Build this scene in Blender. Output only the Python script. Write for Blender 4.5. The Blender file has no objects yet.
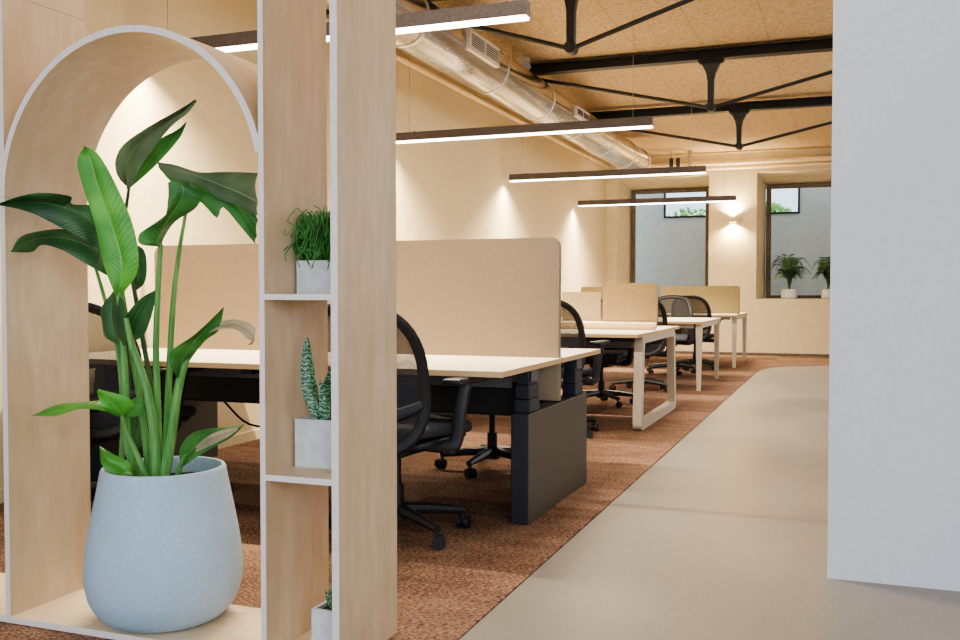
import bpy, bmesh, math, random
from mathutils import Vector, Matrix
random.seed(7)
C = bpy.context.scene
COL = C.collection
PI = math.pi

# ------------------------------------------------------------ camera model
f = 960.0; H = 1.05; pitch = math.atan(28/960)
yaw = math.atan((846-480)/960*math.cos(pitch))
Rv = Vector((math.cos(yaw), math.sin(yaw), 0))
F = Vector((-math.sin(yaw)*math.cos(pitch), math.cos(yaw)*math.cos(pitch), -math.sin(pitch)))
U = Rv.cross(F)
def ray(x, y): return F + Rv*((x-480)/f) + U*((320-y)/f)
def at(x, y, Y):
    d = ray(x, y); return Vector((0, 0, H)) + d*(Y/d.y)
cam = bpy.data.cameras.new('camera'); co = bpy.data.objects.new('camera', cam); COL.objects.link(co)
cam.sensor_width = 36; cam.lens = 36.0; cam.clip_start = 0.05; cam.clip_end = 200
co.matrix_world = Matrix.Translation((0, 0, H)) @ Matrix((Rv, U, -F)).transposed().to_4x4()
C.camera = co

# ------------------------------------------------------------ materials
def newmat(name):
    m = bpy.data.materials.new(name); m.use_nodes = True
    nt = m.node_tree; return m, nt, nt.nodes, nt.links, nt.nodes['Principled BSDF']
def setp(b, **k):
    for n, v in k.items(): b.inputs[n.replace('_', ' ')].default_value = v
def rgb(r, g, b): # sRGB 0..255 -> linear
    def c(u):
        u /= 255; return u/12.92 if u <= .04045 else ((u+.055)/1.055)**2.4
    return (c(r), c(g), c(b), 1)
def noise_mat(name, c1, c2, scale=40, rough=.6, bump=.1, stretch=(1, 1, 1), detail=4, metallic=0, contrast=(.3, .7), c3=None, scale2=3, spec=.5):
    m, nt, N, L, b = newmat(name)
    tc = N.new('ShaderNodeTexCoord'); mp = N.new('ShaderNodeMapping'); mp.inputs['Scale'].default_value = stretch
    L.new(tc.outputs['Object'], mp.inputs['Vector'])
    n = N.new('ShaderNodeTexNoise'); n.inputs['Scale'].default_value = scale; n.inputs['Detail'].default_value = detail
    L.new(mp.outputs['Vector'], n.inputs['Vector'])
    r = N.new('ShaderNodeValToRGB'); r.color_ramp.elements[0].position = contrast[0]; r.color_ramp.elements[1].position = contrast[1]
    r.color_ramp.elements[0].color = c1; r.color_ramp.elements[1].color = c2
    L.new(n.outputs['Fac'], r.inputs['Fac'])
    out = r.outputs['Color']
    if c3 is not None:
        n2 = N.new('ShaderNodeTexNoise'); n2.inputs['Scale'].default_value = scale2; n2.inputs['Detail'].default_value = 2
        L.new(mp.outputs['Vector'], n2.inputs['Vector'])
        mx = N.new('ShaderNodeMix'); mx.data_type = 'RGBA'; mx.blend_type = 'MIX'
        mr = N.new('ShaderNodeMapRange'); mr.inputs['From Min'].default_value = .35; mr.inputs['From Max'].default_value = .7; mr.inputs['To Max'].default_value = .6
        L.new(n2.outputs['Fac'], mr.inputs['Value']); L.new(mr.outputs['Result'], mx.inputs['Factor'])
        L.new(out, mx.inputs['A']); mx.inputs['B'].default_value = c3; out = mx.outputs['Result']
    L.new(out, b.inputs['Base Color'])
    if bump:
        bp = N.new('ShaderNodeBump'); bp.inputs['Strength'].default_value = bump; bp.inputs['Distance'].default_value = .01
        L.new(n.outputs['Fac'], bp.inputs['Height']); L.new(bp.outputs['Normal'], b.inputs['Normal'])
    b.inputs['Roughness'].default_value = rough; b.inputs['Metallic'].default_value = metallic
    b.inputs['Specular IOR Level'].default_value = spec
    return m
def emit_mat(name, col, s):
    m, nt, N, L, b = newmat(name)
    b.inputs['Base Color'].default_value = (.9, .9, .9, 1)
    b.inputs['Emission Color'].default_value = col; b.inputs['Emission Strength'].default_value = s
    n = N.new('ShaderNodeTexNoise'); n.inputs['Scale'].default_value = 3
    mr = N.new('ShaderNodeMapRange'); mr.inputs['To Min'].default_value = .3; mr.inputs['To Max'].default_value = .5
    L.new(n.outputs['Fac'], mr.inputs['Value']); L.new(mr.outputs['Result'], b.inputs['Roughness'])
    return m

M = {}
M['ply'] = noise_mat('birch_plywood', rgb(194, 169, 139), rgb(210, 187, 158), 7, .5, .03, (4, 4, 1.1), 9, c3=rgb(184, 155, 122), scale2=1.6)
M['ply_h'] = noise_mat('birch_plywood_board', rgb(208, 188, 160), rgb(226, 208, 182), 9, .5, .02, (.8, 6, 6), 6, c3=rgb(214, 184, 148), scale2=1.2)
M['ply_edge'] = noise_mat('plywood_edge', rgb(206, 194, 190), rgb(230, 220, 217), 30, .6, .02, (20, 1, 1), 4)
M['wall_plaster'] = noise_mat('warm_plaster', rgb(206, 190, 156), rgb(211, 196, 163), 14, .85, .06, detail=6)
M['back_plaster'] = noise_mat('back_wall_plaster', rgb(208, 194, 162), rgb(216, 202, 172), 9, .85, .1, detail=5)
M['white_paint'] = noise_mat('cool_white_paint', rgb(203, 207, 215), rgb(210, 214, 221), 60, .8, .04, c3=rgb(200, 205, 214), scale2=1.5)
M['ext_plaster'] = noise_mat('outside_wall_render', rgb(192, 192, 190), rgb(206, 206, 203), 14, .9, .25, detail=8)
M['white_metal'] = noise_mat('white_powder_coat', rgb(196, 187, 170), rgb(208, 199, 183), 80, .45, .01)
M['black_metal'] = noise_mat('black_powder_coat', rgb(22, 23, 27), rgb(32, 33, 38), 90, .5, .02)
M['beam_black'] = noise_mat('black_painted_steel', rgb(18, 17, 18), rgb(28, 26, 26), 12, .45, .05)
M['navy_metal'] = noise_mat('dark_blue_black_metal', rgb(22, 27, 38), rgb(30, 36, 48), 90, .5, .02)
M['ped_side'] = noise_mat('grey_laminate_tan_reflect', rgb(70, 65, 57), rgb(88, 82, 72), 120, .55, .02)  # pedestal sides: tan reflection put into a lighter grey
M['black_plastic'] = noise_mat('black_plastic', rgb(24, 25, 30), rgb(38, 39, 45), 60, .45, .02)
M['seat_fabric'] = noise_mat('charcoal_seat_fabric', rgb(44, 45, 52), rgb(74, 75, 82), 260, .9, .3)
M['felt'] = noise_mat('beige_grey_felt', rgb(136, 120, 101), rgb(166, 147, 125), 240, .95, .25, detail=6)
M['felt_tan'] = noise_mat('tan_felt', rgb(168, 145, 110), rgb(202, 178, 142), 160, .95, .25, detail=6)
M['felt_pale'] = noise_mat('pale_cream_felt', rgb(186, 170, 138), rgb(208, 190, 158), 160, .95, .2, detail=6)
M['felt_olive'] = noise_mat('olive_beige_felt', rgb(134, 121, 88), rgb(160, 145, 108), 160, .95, .2, detail=6)
M['felt_grey'] = noise_mat('grey_felt', rgb(96, 94, 94), rgb(126, 122, 120), 200, .95, .2)
M['desk_top'] = noise_mat('cream_laminate', rgb(210, 199, 180), rgb(219, 208, 190), 20, .4, .005)
M['desk_edge'] = noise_mat('oak_edge_band', rgb(196, 166, 124), rgb(214, 184, 142), 30, .5, .01, (1, 1, 12))
M['housing'] = noise_mat('lamp_housing_grey', rgb(84, 74, 72), rgb(100, 90, 87), 50, .4, .01)
M['grey_pot'] = noise_mat('blue_grey_stone_pot', rgb(156, 178, 198), rgb(184, 204, 220), 170, .8, .22, detail=8, c3=rgb(162, 180, 196), scale2=5)
M['concrete'] = noise_mat('pale_concrete', rgb(196, 200, 204), rgb(218, 221, 223), 40, .85, .2, detail=8, c3=rgb(184, 188, 194), scale2=14)
M['soil'] = noise_mat('dark_soil', rgb(22, 18, 16), rgb(58, 48, 42), 70, .95, .8)
M['duct'] = noise_mat('galvanised_steel', rgb(168, 160, 150), rgb(208, 200, 190), 3, .24, .03, (3, .5, 3), 3, metallic=1)
M['duct_seam'] = noise_mat('steel_seam', rgb(200, 195, 188), rgb(225, 220, 214), 30, .35, .02, metallic=1)
M['vent_white'] = noise_mat('vent_off_white', rgb(196, 182, 166), rgb(212, 198, 182), 30, .5, .01)
M['vent_dark'] = noise_mat('vent_slot_dark', rgb(60, 52, 46), rgb(80, 70, 62), 30, .7, .01)
M['pipe'] = noise_mat('cream_painted_pipe', rgb(214, 190, 154), rgb(228, 206, 170), 20, .5, .02)
M['frame_wood'] = noise_mat('weathered_brown_timber', rgb(66, 60, 56), rgb(122, 110, 98), 22, .8, .3, (5, 5, .8), 6)
M['dark_frame'] = noise_mat('dark_window_frame', rgb(24, 30, 38), rgb(36, 42, 50), 30, .5, .02)
M['stem'] = noise_mat('green_stalk', rgb(66, 122, 58), rgb(112, 160, 88), 10, .45, .03, (6, 6, .6))
M['stem_dark'] = noise_mat('dark_green_stalk', rgb(44, 72, 44), rgb(66, 96, 56), 14, .5, .03)
M['rhips'] = noise_mat('fine_green_stems', rgb(34, 96, 40), rgb(82, 146, 72), 30, .5, 0)
M['palm'] = noise_mat('palm_green', rgb(30, 66, 34), rgb(74, 112, 62), 10, .6, 0)
M['bush'] = noise_mat('bright_shrub_green', rgb(96, 160, 50), rgb(170, 214, 110), 9, .6, 0)  # bright yellow-green foliage colour
M['cable_m'] = noise_mat('thin_steel_cable', rgb(150, 135, 115), rgb(175, 160, 140), 50, .4, 0)
M['black_cable'] = noise_mat('black_cable', rgb(20, 20, 22), rgb(30, 30, 34), 50, .5, 0)
M['diffuser'] = emit_mat('lamp_diffuser_glow', (1, .87, .76, 1), 7)
M['sconce_glow'] = emit_mat('sconce_lens_glow', (1, .80, .50, 1), 9)
M['sconce_metal'] = noise_mat('sconce_cream_metal', rgb(206, 190, 156), rgb(212, 196, 164), 30, .5, 0)

def leaf_mat(name, a, b_, rib, rough=.38, variegated=False):
    m, nt, N, L, b = newmat(name)
    uv = N.new('ShaderNodeUVMap'); uv.uv_map = 'UVMap'
    sp = N.new('ShaderNodeSeparateXYZ'); L.new(uv.outputs['UV'], sp.inputs[0])
    def math_(op, i0, i1=None):
        n = N.new('ShaderNodeMath'); n.operation = op
        for k, v in enumerate((i0, i1)):
            if v is None: continue
            if isinstance(v, (int, float)): n.inputs[k].default_value = v
            else: L.new(v, n.inputs[k])
        return n.outputs[0]
    d = math_('ABSOLUTE', math_('SUBTRACT', sp.outputs['X'], .5))
    v = math_('SUBTRACT', math_('MULTIPLY', sp.outputs['Y'], 34), math_('MULTIPLY', d, 9))
    w = math_('SINE', math_('MULTIPLY', v, 6.283))
    w = math_('MULTIPLY', math_('ADD', w, 1), .5)
    ns = N.new('ShaderNodeTexNoise'); ns.inputs['Scale'].default_value = 9; tc = N.new('ShaderNodeTexCoord'); L.new(tc.outputs['Object'], ns.inputs['Vector'])
    fac = math_('ADD', math_('MULTIPLY', w, .12), math_('MULTIPLY', ns.outputs['Fac'], .95))
    r = N.new('ShaderNodeValToRGB'); r.color_ramp.elements[0].color = a; r.color_ramp.elements[1].color = b_
    r.color_ramp.elements[0].position = .25; r.color_ramp.elements[1].position = .8; L.new(fac, r.inputs['Fac'])
    mx = N.new('ShaderNodeMix'); mx.data_type = 'RGBA'
    L.new(r.outputs['Color'], mx.inputs['A']); mx.inputs['B'].default_value = rib
    ribf = N.new('ShaderNodeMapRange'); ribf.inputs['From Min'].default_value = .012; ribf.inputs['From Max'].default_value = .035
    ribf.inputs['To Min'].default_value = .8; ribf.inputs['To Max'].default_value = 0
    L.new(d, ribf.inputs['Value']); L.new(ribf.outputs['Result'], mx.inputs['Factor'])
    L.new(mx.outputs['Result'], b.inputs['Base Color'])
    bp = N.new('ShaderNodeBump'); bp.inputs['Strength'].default_value = .3; bp.inputs['Distance'].default_value = .002
    L.new(w, bp.inputs['Height']); L.new(bp.outputs['Normal'], b.inputs['Normal'])
    b.inputs['Roughness'].default_value = rough
    b.inputs['Subsurface Weight'].default_value = 0
    tr = N.new('ShaderNodeBsdfTranslucent'); L.new(mx.outputs['Result'], tr.inputs['Color'])
    ms = N.new('ShaderNodeMixShader'); ms.inputs[0].default_value = .28
    o = N['Material Output']; L.new(b.outputs[0], ms.inputs[1]); L.new(tr.outputs[0], ms.inputs[2]); L.new(ms.outputs[0], o.inputs['Surface'])
    return m
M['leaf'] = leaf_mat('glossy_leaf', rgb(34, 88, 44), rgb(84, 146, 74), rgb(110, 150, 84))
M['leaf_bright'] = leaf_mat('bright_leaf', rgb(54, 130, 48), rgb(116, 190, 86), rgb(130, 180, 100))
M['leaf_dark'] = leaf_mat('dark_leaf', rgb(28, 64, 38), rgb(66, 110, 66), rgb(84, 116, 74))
M['leaf_grey'] = leaf_mat('leaf_underside', rgb(70, 92, 64), rgb(118, 138, 104), rgb(140, 150, 120), .5)
M['leaf_brown'] = leaf_mat('dried_leaf_edge', rgb(150, 138, 112), rgb(206, 196, 170), rgb(170, 150, 120), .7)

def snake_mat():
    m, nt, N, L, b = newmat('banded_leaf')
    tc = N.new('ShaderNodeTexCoord'); w = N.new('ShaderNodeTexWave'); w.bands_direction = 'Z'; w.inputs['Scale'].default_value = 26; w.inputs['Distortion'].default_value = 9; w.inputs['Detail Scale'].default_value = 3
    L.new(tc.outputs['Object'], w.inputs['Vector'])
    r = N.new('ShaderNodeValToRGB'); r.color_ramp.elements[0].color = rgb(36, 84, 56); r.color_ramp.elements[1].color = rgb(142, 180, 146)
    r.color_ramp.elements[0].position = .35; r.color_ramp.elements[1].position = .95
    L.new(w.outputs['Fac'], r.inputs['Fac']); L.new(r.outputs['Color'], b.inputs['Base Color']); b.inputs['Roughness'].default_value = .45
    return m
M['snake'] = snake_mat()

def carpet_mat():
    m, nt, N, L, b = newmat('terracotta_carpet')
    tc = N.new('ShaderNodeTexCoord')
    mp = N.new('ShaderNodeMapping'); mp.inputs['Scale'].default_value = (1, 2.2, 1); L.new(tc.outputs['Object'], mp.inputs[0])
    n = N.new('ShaderNodeTexNoise'); n.inputs['Scale'].default_value = 60; n.inputs['Detail'].default_value = 6; n.inputs['Roughness'].default_value = .7; L.new(mp.outputs[0], n.inputs['Vector'])
    n2 = N.new('ShaderNodeTexNoise'); n2.inputs['Scale'].default_value = 5; n2.inputs['Detail'].default_value = 4; L.new(mp.outputs[0], n2.inputs['Vector'])
    # carpet tiles of half a metre, each a shade of its own
    mp2 = N.new('ShaderNodeMapping'); mp2.inputs['Scale'].default_value = (1, 1, 0); L.new(tc.outputs['Object'], mp2.inputs[0])
    sn = N.new('ShaderNodeVectorMath'); sn.operation = 'SNAP'; sn.inputs[1].default_value = (1.0, .5, 1); L.new(mp2.outputs[0], sn.inputs[0])
    wn = N.new('ShaderNodeTexWhiteNoise'); L.new(sn.outputs[0], wn.inputs['Vector'])
    r = N.new('ShaderNodeValToRGB'); e = r.color_ramp.elements
    e[0].position = .36; e[0].color = rgb(48, 36, 33); e[1].position = .64; e[1].color = rgb(168, 136, 116)
    k = e.new(.5); k.color = rgb(106, 80, 68)
    a = N.new('ShaderNodeMath'); a.operation = 'MULTIPLY_ADD'; a.inputs[1].default_value = .16; a.inputs[2].default_value = -.08; L.new(n2.outputs['Fac'], a.inputs[0])
    a2 = N.new('ShaderNodeMath'); a2.operation = 'ADD'; L.new(a.outputs[0], a2.inputs[0]); L.new(n.outputs['Fac'], a2.inputs[1])
    a3 = N.new('ShaderNodeMath'); a3.operation = 'MULTIPLY_ADD'; a3.inputs[1].default_value = .07; L.new(wn.outputs['Value'], a3.inputs[0]); L.new(a2.outputs[0], a3.inputs[2])
    L.new(a3.outputs[0], r.inputs['Fac']); L.new(r.outputs['Color'], b.inputs['Base Color'])
    b.inputs['Roughness'].default_value = 1; b.inputs['Specular IOR Level'].default_value = .1
    bp = N.new('ShaderNodeBump'); bp.inputs['Strength'].default_value = .6; bp.inputs['Distance'].default_value = .01; L.new(n.outputs['Fac'], bp.inputs['Height']); L.new(bp.outputs[0], b.inputs['Normal'])
    return m
M['carpet'] = carpet_mat()
def vinyl_mat():
    m, nt, N, L, b = newmat('grey_beige_vinyl')
    tc = N.new('ShaderNodeTexCoord')
    n = N.new('ShaderNodeTexNoise'); n.inputs['Scale'].default_value = 110; n.inputs['Detail'].default_value = 4; L.new(tc.outputs['Object'], n.inputs['Vector'])
    n2 = N.new('ShaderNodeTexNoise'); n2.inputs['Scale'].default_value = .9; n2.inputs['Detail'].default_value = 3; L.new(tc.outputs['Object'], n2.inputs['Vector'])
    a = N.new('ShaderNodeMath'); a.operation = 'MULTIPLY_ADD'; a.inputs[1].default_value = .5; L.new(n.outputs['Fac'], a.inputs[0])
    a1 = N.new('ShaderNodeMath'); a1.operation = 'MULTIPLY'; a1.inputs[1].default_value = .5; L.new(n2.outputs['Fac'], a1.inputs[0]); L.new(a1.outputs[0], a.inputs[2])
    r = N.new('ShaderNodeValToRGB'); e = r.color_ramp.elements; e[0].position = .3; e[0].color = rgb(112, 107, 102); e[1].position = .7; e[1].color = rgb(148, 141, 134)
    L.new(a.outputs[0], r.inputs['Fac']); L.new(r.outputs['Color'], b.inputs['Base Color'])
    mr = N.new('ShaderNodeMapRange'); mr.inputs['To Min'].default_value = .28; mr.inputs['To Max'].default_value = .46; L.new(n2.outputs['Fac'], mr.inputs['Value']); L.new(mr.outputs[0], b.inputs['Roughness'])
    bp = N.new('ShaderNodeBump'); bp.inputs['Strength'].default_value = .08; bp.inputs['Distance'].default_value = .004; L.new(n.outputs['Fac'], bp.inputs['Height']); L.new(bp.outputs[0], b.inputs['Normal'])
    return m
M['vinyl'] = vinyl_mat()
def ceiling_mat():
    m, nt, N, L, b = newmat('wood_fibre_ceiling_board')
    tc = N.new('ShaderNodeTexCoord')
    n = N.new('ShaderNodeTexNoise'); n.inputs['Scale'].default_value = 38; n.inputs['Detail'].default_value = 8; n.inputs['Roughness'].default_value = .8; L.new(tc.outputs['Object'], n.inputs['Vector'])
    r = N.new('ShaderNodeValToRGB'); e = r.color_ramp.elements; e[0].position = .32; e[0].color = rgb(142, 114, 82); e[1].position = .68; e[1].color = rgb(218, 192, 152)
    L.new(n.outputs['Fac'], r.inputs['Fac'])
    br = N.new('ShaderNodeTexBrick'); br.offset = .5; br.inputs['Scale'].default_value = 1; br.inputs['Mortar Size'].default_value = .004
    br.inputs['Brick Width'].default_value = 2.4; br.inputs['Row Height'].default_value = .6
    br.inputs['Color1'].default_value = (1, 1, 1, 1); br.inputs['Color2'].default_value = (.96, .96, .96, 1); br.inputs['Mortar'].default_value = (.72, .68, .62, 1)
    mp = N.new('ShaderNodeMapping'); mp.inputs['Rotation'].default_value = (0, 0, PI/2); mp.inputs['Location'].default_value = (.68+.9, .08, 0)
    L.new(tc.outputs['Object'], mp.inputs[0]); L.new(mp.outputs[0], br.inputs['Vector'])
    mx = N.new('ShaderNodeMix'); mx.data_type = 'RGBA'; mx.blend_type = 'MULTIPLY'; mx.inputs['Factor'].default_value = 1
    L.new(r.outputs['Color'], mx.inputs['A']); L.new(br.outputs['Color'], mx.inputs['B']); L.new(mx.outputs['Result'], b.inputs['Base Color'])
    b.inputs['Roughness'].default_value = .95
    bp = N.new('ShaderNodeBump'); bp.inputs['Strength'].default_value = .5; bp.inputs['Distance'].default_value = .006; L.new(n.outputs['Fac'], bp.inputs['Height']); L.new(bp.outputs[0], b.inputs['Normal'])
    return m
M['ceiling'] = ceiling_mat()
def mesh_mat():
    m, nt, N, L, b = newmat('open_black_mesh')
    tc = N.new('ShaderNodeTexCoord')
    sx = N.new('ShaderNodeTexChecker'); sx.inputs['Scale'].default_value = 300; L.new(tc.outputs['Object'], sx.inputs['Vector'])
    b.inputs['Base Color'].default_value = rgb(40, 40, 46); b.inputs['Roughness'].default_value = .7
    t = N.new('ShaderNodeBsdfTransparent'); ms = N.new('ShaderNodeMixShader')
    mr = N.new('ShaderNodeMapRange'); mr.inputs['To Min'].default_value = .7; mr.inputs['To Max'].default_value = .95
    L.new(sx.outputs['Fac'], mr.inputs['Value']); L.new(mr.outputs[0], ms.inputs[0]); L.new(t.outputs[0], ms.inputs[1]); L.new(b.outputs[0], ms.inputs[2])
    L.new(ms.outputs[0], N['Material Output'].inputs['Surface'])
    return m
M['mesh'] = mesh_mat()
def glass_mat():
    m, nt, N, L, b = newmat('window_glass')
    t = N.new('ShaderNodeBsdfTransparent'); g = N.new('ShaderNodeBsdfGlossy'); g.inputs['Roughness'].default_value = .03
    fr = N.new('ShaderNodeFresnel'); fr.inputs['IOR'].default_value = 1.12
    t.inputs['Color'].default_value = (.93, .95, .95, 1)
    ms = N.new('ShaderNodeMixShader'); L.new(fr.outputs[0], ms.inputs[0]); L.new(t.outputs[0], ms.inputs[1]); L.new(g.outputs[0], ms.inputs[2]); L.new(ms.outputs[0], N['Material Output'].inputs['Surface'])
    return m
M['glass'] = glass_mat()

# ------------------------------------------------------------ geometry helpers
def box(bm, x0, x1, y0, y1, z0, z1, bev=0, seg=2):
    mat = Matrix.Translation(((x0+x1)/2, (y0+y1)/2, (z0+z1)/2)) @ Matrix.Diagonal((abs(x1-x0), abs(y1-y0), abs(z1-z0), 1))
    r = bmesh.ops.create_cube(bm, size=1, matrix=mat)
    if bev:
        es = list({e for v in r['verts'] for e in v.link_edges})
        bmesh.ops.bevel(bm, geom=es, offset=bev, segments=seg, affect='EDGES', profile=.5)
def catmull(pts, n):
    pts = [Vector(p) for p in pts]
    if len(pts) == 2: return [pts[0].lerp(pts[1], i/n) for i in range(n+1)]
    P = [2*pts[0]-pts[1]] + pts + [2*pts[-1]-pts[-2]]
    out = []; S = len(pts)-1
    for i in range(n+1):
        t = i/n*S; k = min(int(t), S-1); u = t-k
        a, b, c, d = P[k:k+4]
        out.append(.5*((2*b)+(c-a)*u+(2*a-5*b+4*c-d)*u*u+(3*b-a-3*c+d)*u**3))
    return out
def tube(bm, pts, r, n=8, closed=False, flat=1.0, cap=True):
    pts = [Vector(p) for p in pts]; m = len(pts)
    if not isinstance(r, (list, tuple)): r = [r]*m
    rings = []; prev = None
    for i, p in enumerate(pts):
        if closed: t = pts[(i+1) % m]-pts[i-1]
        else: t = pts[min(i+1, m-1)]-pts[max(i-1, 0)]
        t.normalize()
        if prev is None:
            a = Vector((0, 0, 1)) if abs(t.z) < .9 else Vector((1, 0, 0))
            s = t.cross(a).normalized()
        else:
            s = (prev - t*prev.dot(t)).normalized()
        prev = s; q = t.cross(s)
        rings.append([bm.verts.new(p+(s*math.cos(2*PI*k/n)+q*math.sin(2*PI*k/n)*flat)*r[i]) for k in range(n)])
    for i in range(m if closed else m-1):
        A, B = rings[i], rings[(i+1) % m]
        for k in range(n): bm.faces.new((A[k], A[(k+1) % n], B[(k+1) % n], B[k]))
    if not closed and cap:
        bm.faces.new(rings[0][::-1]); bm.faces.new(rings[-1])
def lathe(bm, prof, n=32, cx=0, cy=0):
    rings = []
    for r, z in prof:
        if r < 1e-5: rings.append([bm.verts.new((cx, cy, z))])
        else: rings.append([bm.verts.new((cx+r*math.cos(2*PI*k/n), cy+r*math.sin(2*PI*k/n), z)) for k in range(n)])
    for A, B in zip(rings, rings[1:]):
        for k in range(n):
            a = A[k % len(A)]; b = A[(k+1) % len(A)]; c = B[(k+1) % len(B)]; d = B[k % len(B)]
            vs = []
            for v in (a, b, c, d):
                if v not in vs: vs.append(v)
            if len(vs) > 2: bm.faces.new(vs)
def prism(bm, poly, axis, a, b):
    """poly of 2-D points extruded from a to b along axis"""
    def P(u, v, w): return {'x': (w, u, v), 'y': (u, w, v), 'z': (u, v, w)}[axis]
    A = [bm.verts.new(P(u, v, a)) for u, v in poly]; B = [bm.verts.new(P(u, v, b)) for u, v in poly]
    n = len(poly)
    bm.faces.new(A[::-1]); bm.faces.new(B)
    for i in range(n): bm.faces.new((A[i], A[(i+1) % n], B[(i+1) % n], B[i]))
def rrect(u0, u1, v0, v1, r, n=6, corners=(1, 1, 1, 1)):
    out = []
    for k, (cu, cv, s) in enumerate(((u1-r, v0+r, -PI/2), (u1-r, v1-r, 0), (u0+r, v1-r, PI/2), (u0+r, v0+r, PI))):
        if corners[k]: out += [(cu+r*math.cos(s+PI/2*i/n), cv+r*math.sin(s+PI/2*i/n)) for i in range(n+1)]
        else: out.append(((u1, v0), (u1, v1), (u0, v1), (u0, v0))[k])
    return out
def obj(name, bm, mat, parent=None, smooth=False, loc=None):
    bmesh.ops.recalc_face_normals(bm, faces=bm.faces)
    me = bpy.data.meshes.new(name); bm.to_mesh(me); bm.free()
    for k in (mat if isinstance(mat, list) else [mat]): me.materials.append(M[k])
    if smooth:
        for p in me.polygons: p.use_smooth = True
        me.set_sharp_from_angle(angle=math.radians(40))
    o = bpy.data.objects.new(name, me); COL.objects.link(o)
    if loc: o.location = loc
    if parent: o.parent = parent
    return o
def nb(): return bmesh.new()
def tag(o, label, cat, group=None):
    o['label'] = label; o['category'] = cat
    if group: o['group'] = group
    return o
def thing(name, label, cat, loc=(0, 0, 0), rz=0, group=None):
    o = bpy.data.objects.new(name, None); COL.objects.link(o); o.location = loc; o.rotation_euler = (0, 0, rz)
    o.empty_display_size = .1
    return tag(o, label, cat, group)
def struct(name, bm, mat, parent=None, smooth=False):
    o = obj(name, bm, mat, parent, smooth)
    if not parent: o['kind'] = 'structure'
    return o
def dup(root, loc, rz, label, group=None, base=0):
    r = root.copy(); COL.objects.link(r); r.location = loc; r.rotation_euler = (0, 0, rz); r['label'] = label
    if group: r['group'] = group
    for ch in list(root.children):
        c = ch.copy(); COL.objects.link(c); c.parent = r
        if base and c.name.startswith('star_base'): c.rotation_euler = (0, 0, base)
        for g in list(ch.children):
            d = g.copy(); COL.objects.link(d); d.parent = c
    return r
def slab(bm, x0, x1, y0, y1, z0, z1, bev=.003, top=0, side=1):
    """desk top: faces facing up/down get material 0, sides material 1"""
    r = bmesh.ops.create_cube(bm, size=1, matrix=Matrix.Translation(((x0+x1)/2, (y0+y1)/2, (z0+z1)/2)) @ Matrix.Diagonal((x1-x0, y1-y0, z1-z0, 1)))
    for fc in {fc for v in r['verts'] for fc in v.link_faces}:
        fc.material_index = 0 if abs(fc.normal.z) > .5 else 1

# ------------------------------------------------------------ the setting
BY = 16.47; CZ = 3.36; WX = -3.92
# floor: grey vinyl walkway underneath, terracotta carpet on the left and along the back wall
bm = nb(); box(bm, -5, 3.4, -3, BY, -.1, -.006); struct('floor', bm, 'vinyl')
bm = nb()
poly = [(-1.088, -3), (-1.088, 13.05)]
for i in range(1, 9):
    t = i/8
    a = Vector((-1.088, 13.05)); b_ = Vector((-1.085, 14.25)); c = Vector((-.55, 14.42))
    poly.append(tuple(a*(1-t)**2+b_*2*t*(1-t)+c*t*t))
poly += [(-.2, 14.72), (3.4, 15.2), (3.4, BY), (-5, BY), (-5, -3)]
prism(bm, poly, 'z', -.006, 0); struct('floor_carpet', bm, 'carpet')
bm = nb(); box(bm, WX-.2, 3.4, -1.2, 17.07, CZ, CZ+.15); struct('ceiling', bm, 'ceiling')
bm = nb(); box(bm, WX-.2, WX, -1.2, 17.07, -.1, CZ); struct('wall_left', bm, 'wall_plaster')
# back wall with two splayed window niches
bm = nb()
wins = [(-3.728, -2.165, .90, 3.01, -3.60, -2.21, .92, 2.86), (-1.391, .35, .934, 3.02, -1.292, .25, .945, 2.866)]
G = 17.07
xs = [-4.12] + [v for w in wins for v in (w[0], w[1])] + [3.4]
for i in (0, 2, 4): box(bm, xs[i], xs[i+1], BY, G, -.1, CZ)
for (a, b_, c, d, a2, b2, c2, d2) in wins:
    box(bm, a, b_, BY, G, -.1, c-.02); box(bm, a, b_, BY, G, d+.02, CZ)
    # splayed reveals
    def quad(p): bm.faces.new([bm.verts.new(q) for q in p])
    def wedge(pts2, axis, u0, u1): prism(bm, pts2, axis, u0, u1)
    wedge([(a, BY), (a2, G), (a, G)], 'z', c, d); wedge([(b_, BY), (b_, G), (b2, G)], 'z', c, d)
    wedge([(BY, d), (BY, d+.02), (G, d+.02), (G, d2)], 'x', a, b_); wedge([(BY, c), (G, c2), (G, c-.02), (BY, c-.02)], 'x', a, b_)
struct('wall_back', bm, 'back_plaster')
bm = nb(); box(bm, -.054, 3.4, 3.74, 3.9, -.1, CZ, .004); struct('wall_right', bm, 'white_paint')
bm = nb(); box(bm, 3.4, 3.5, -1.2, 17.07, -.1, CZ); struct('wall_right.001', bm, 'wall_plaster')
bm = nb(); box(bm, WX, WX+.012, -1.2, BY, 0, .07, .002); struct('baseboard_left', bm, 'back_plaster')
bm = nb(); box(bm, WX+.012, 3.4, BY-.012, BY, 0, .045, .002); struct('baseboard_back', bm, 'frame_wood')

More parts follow.
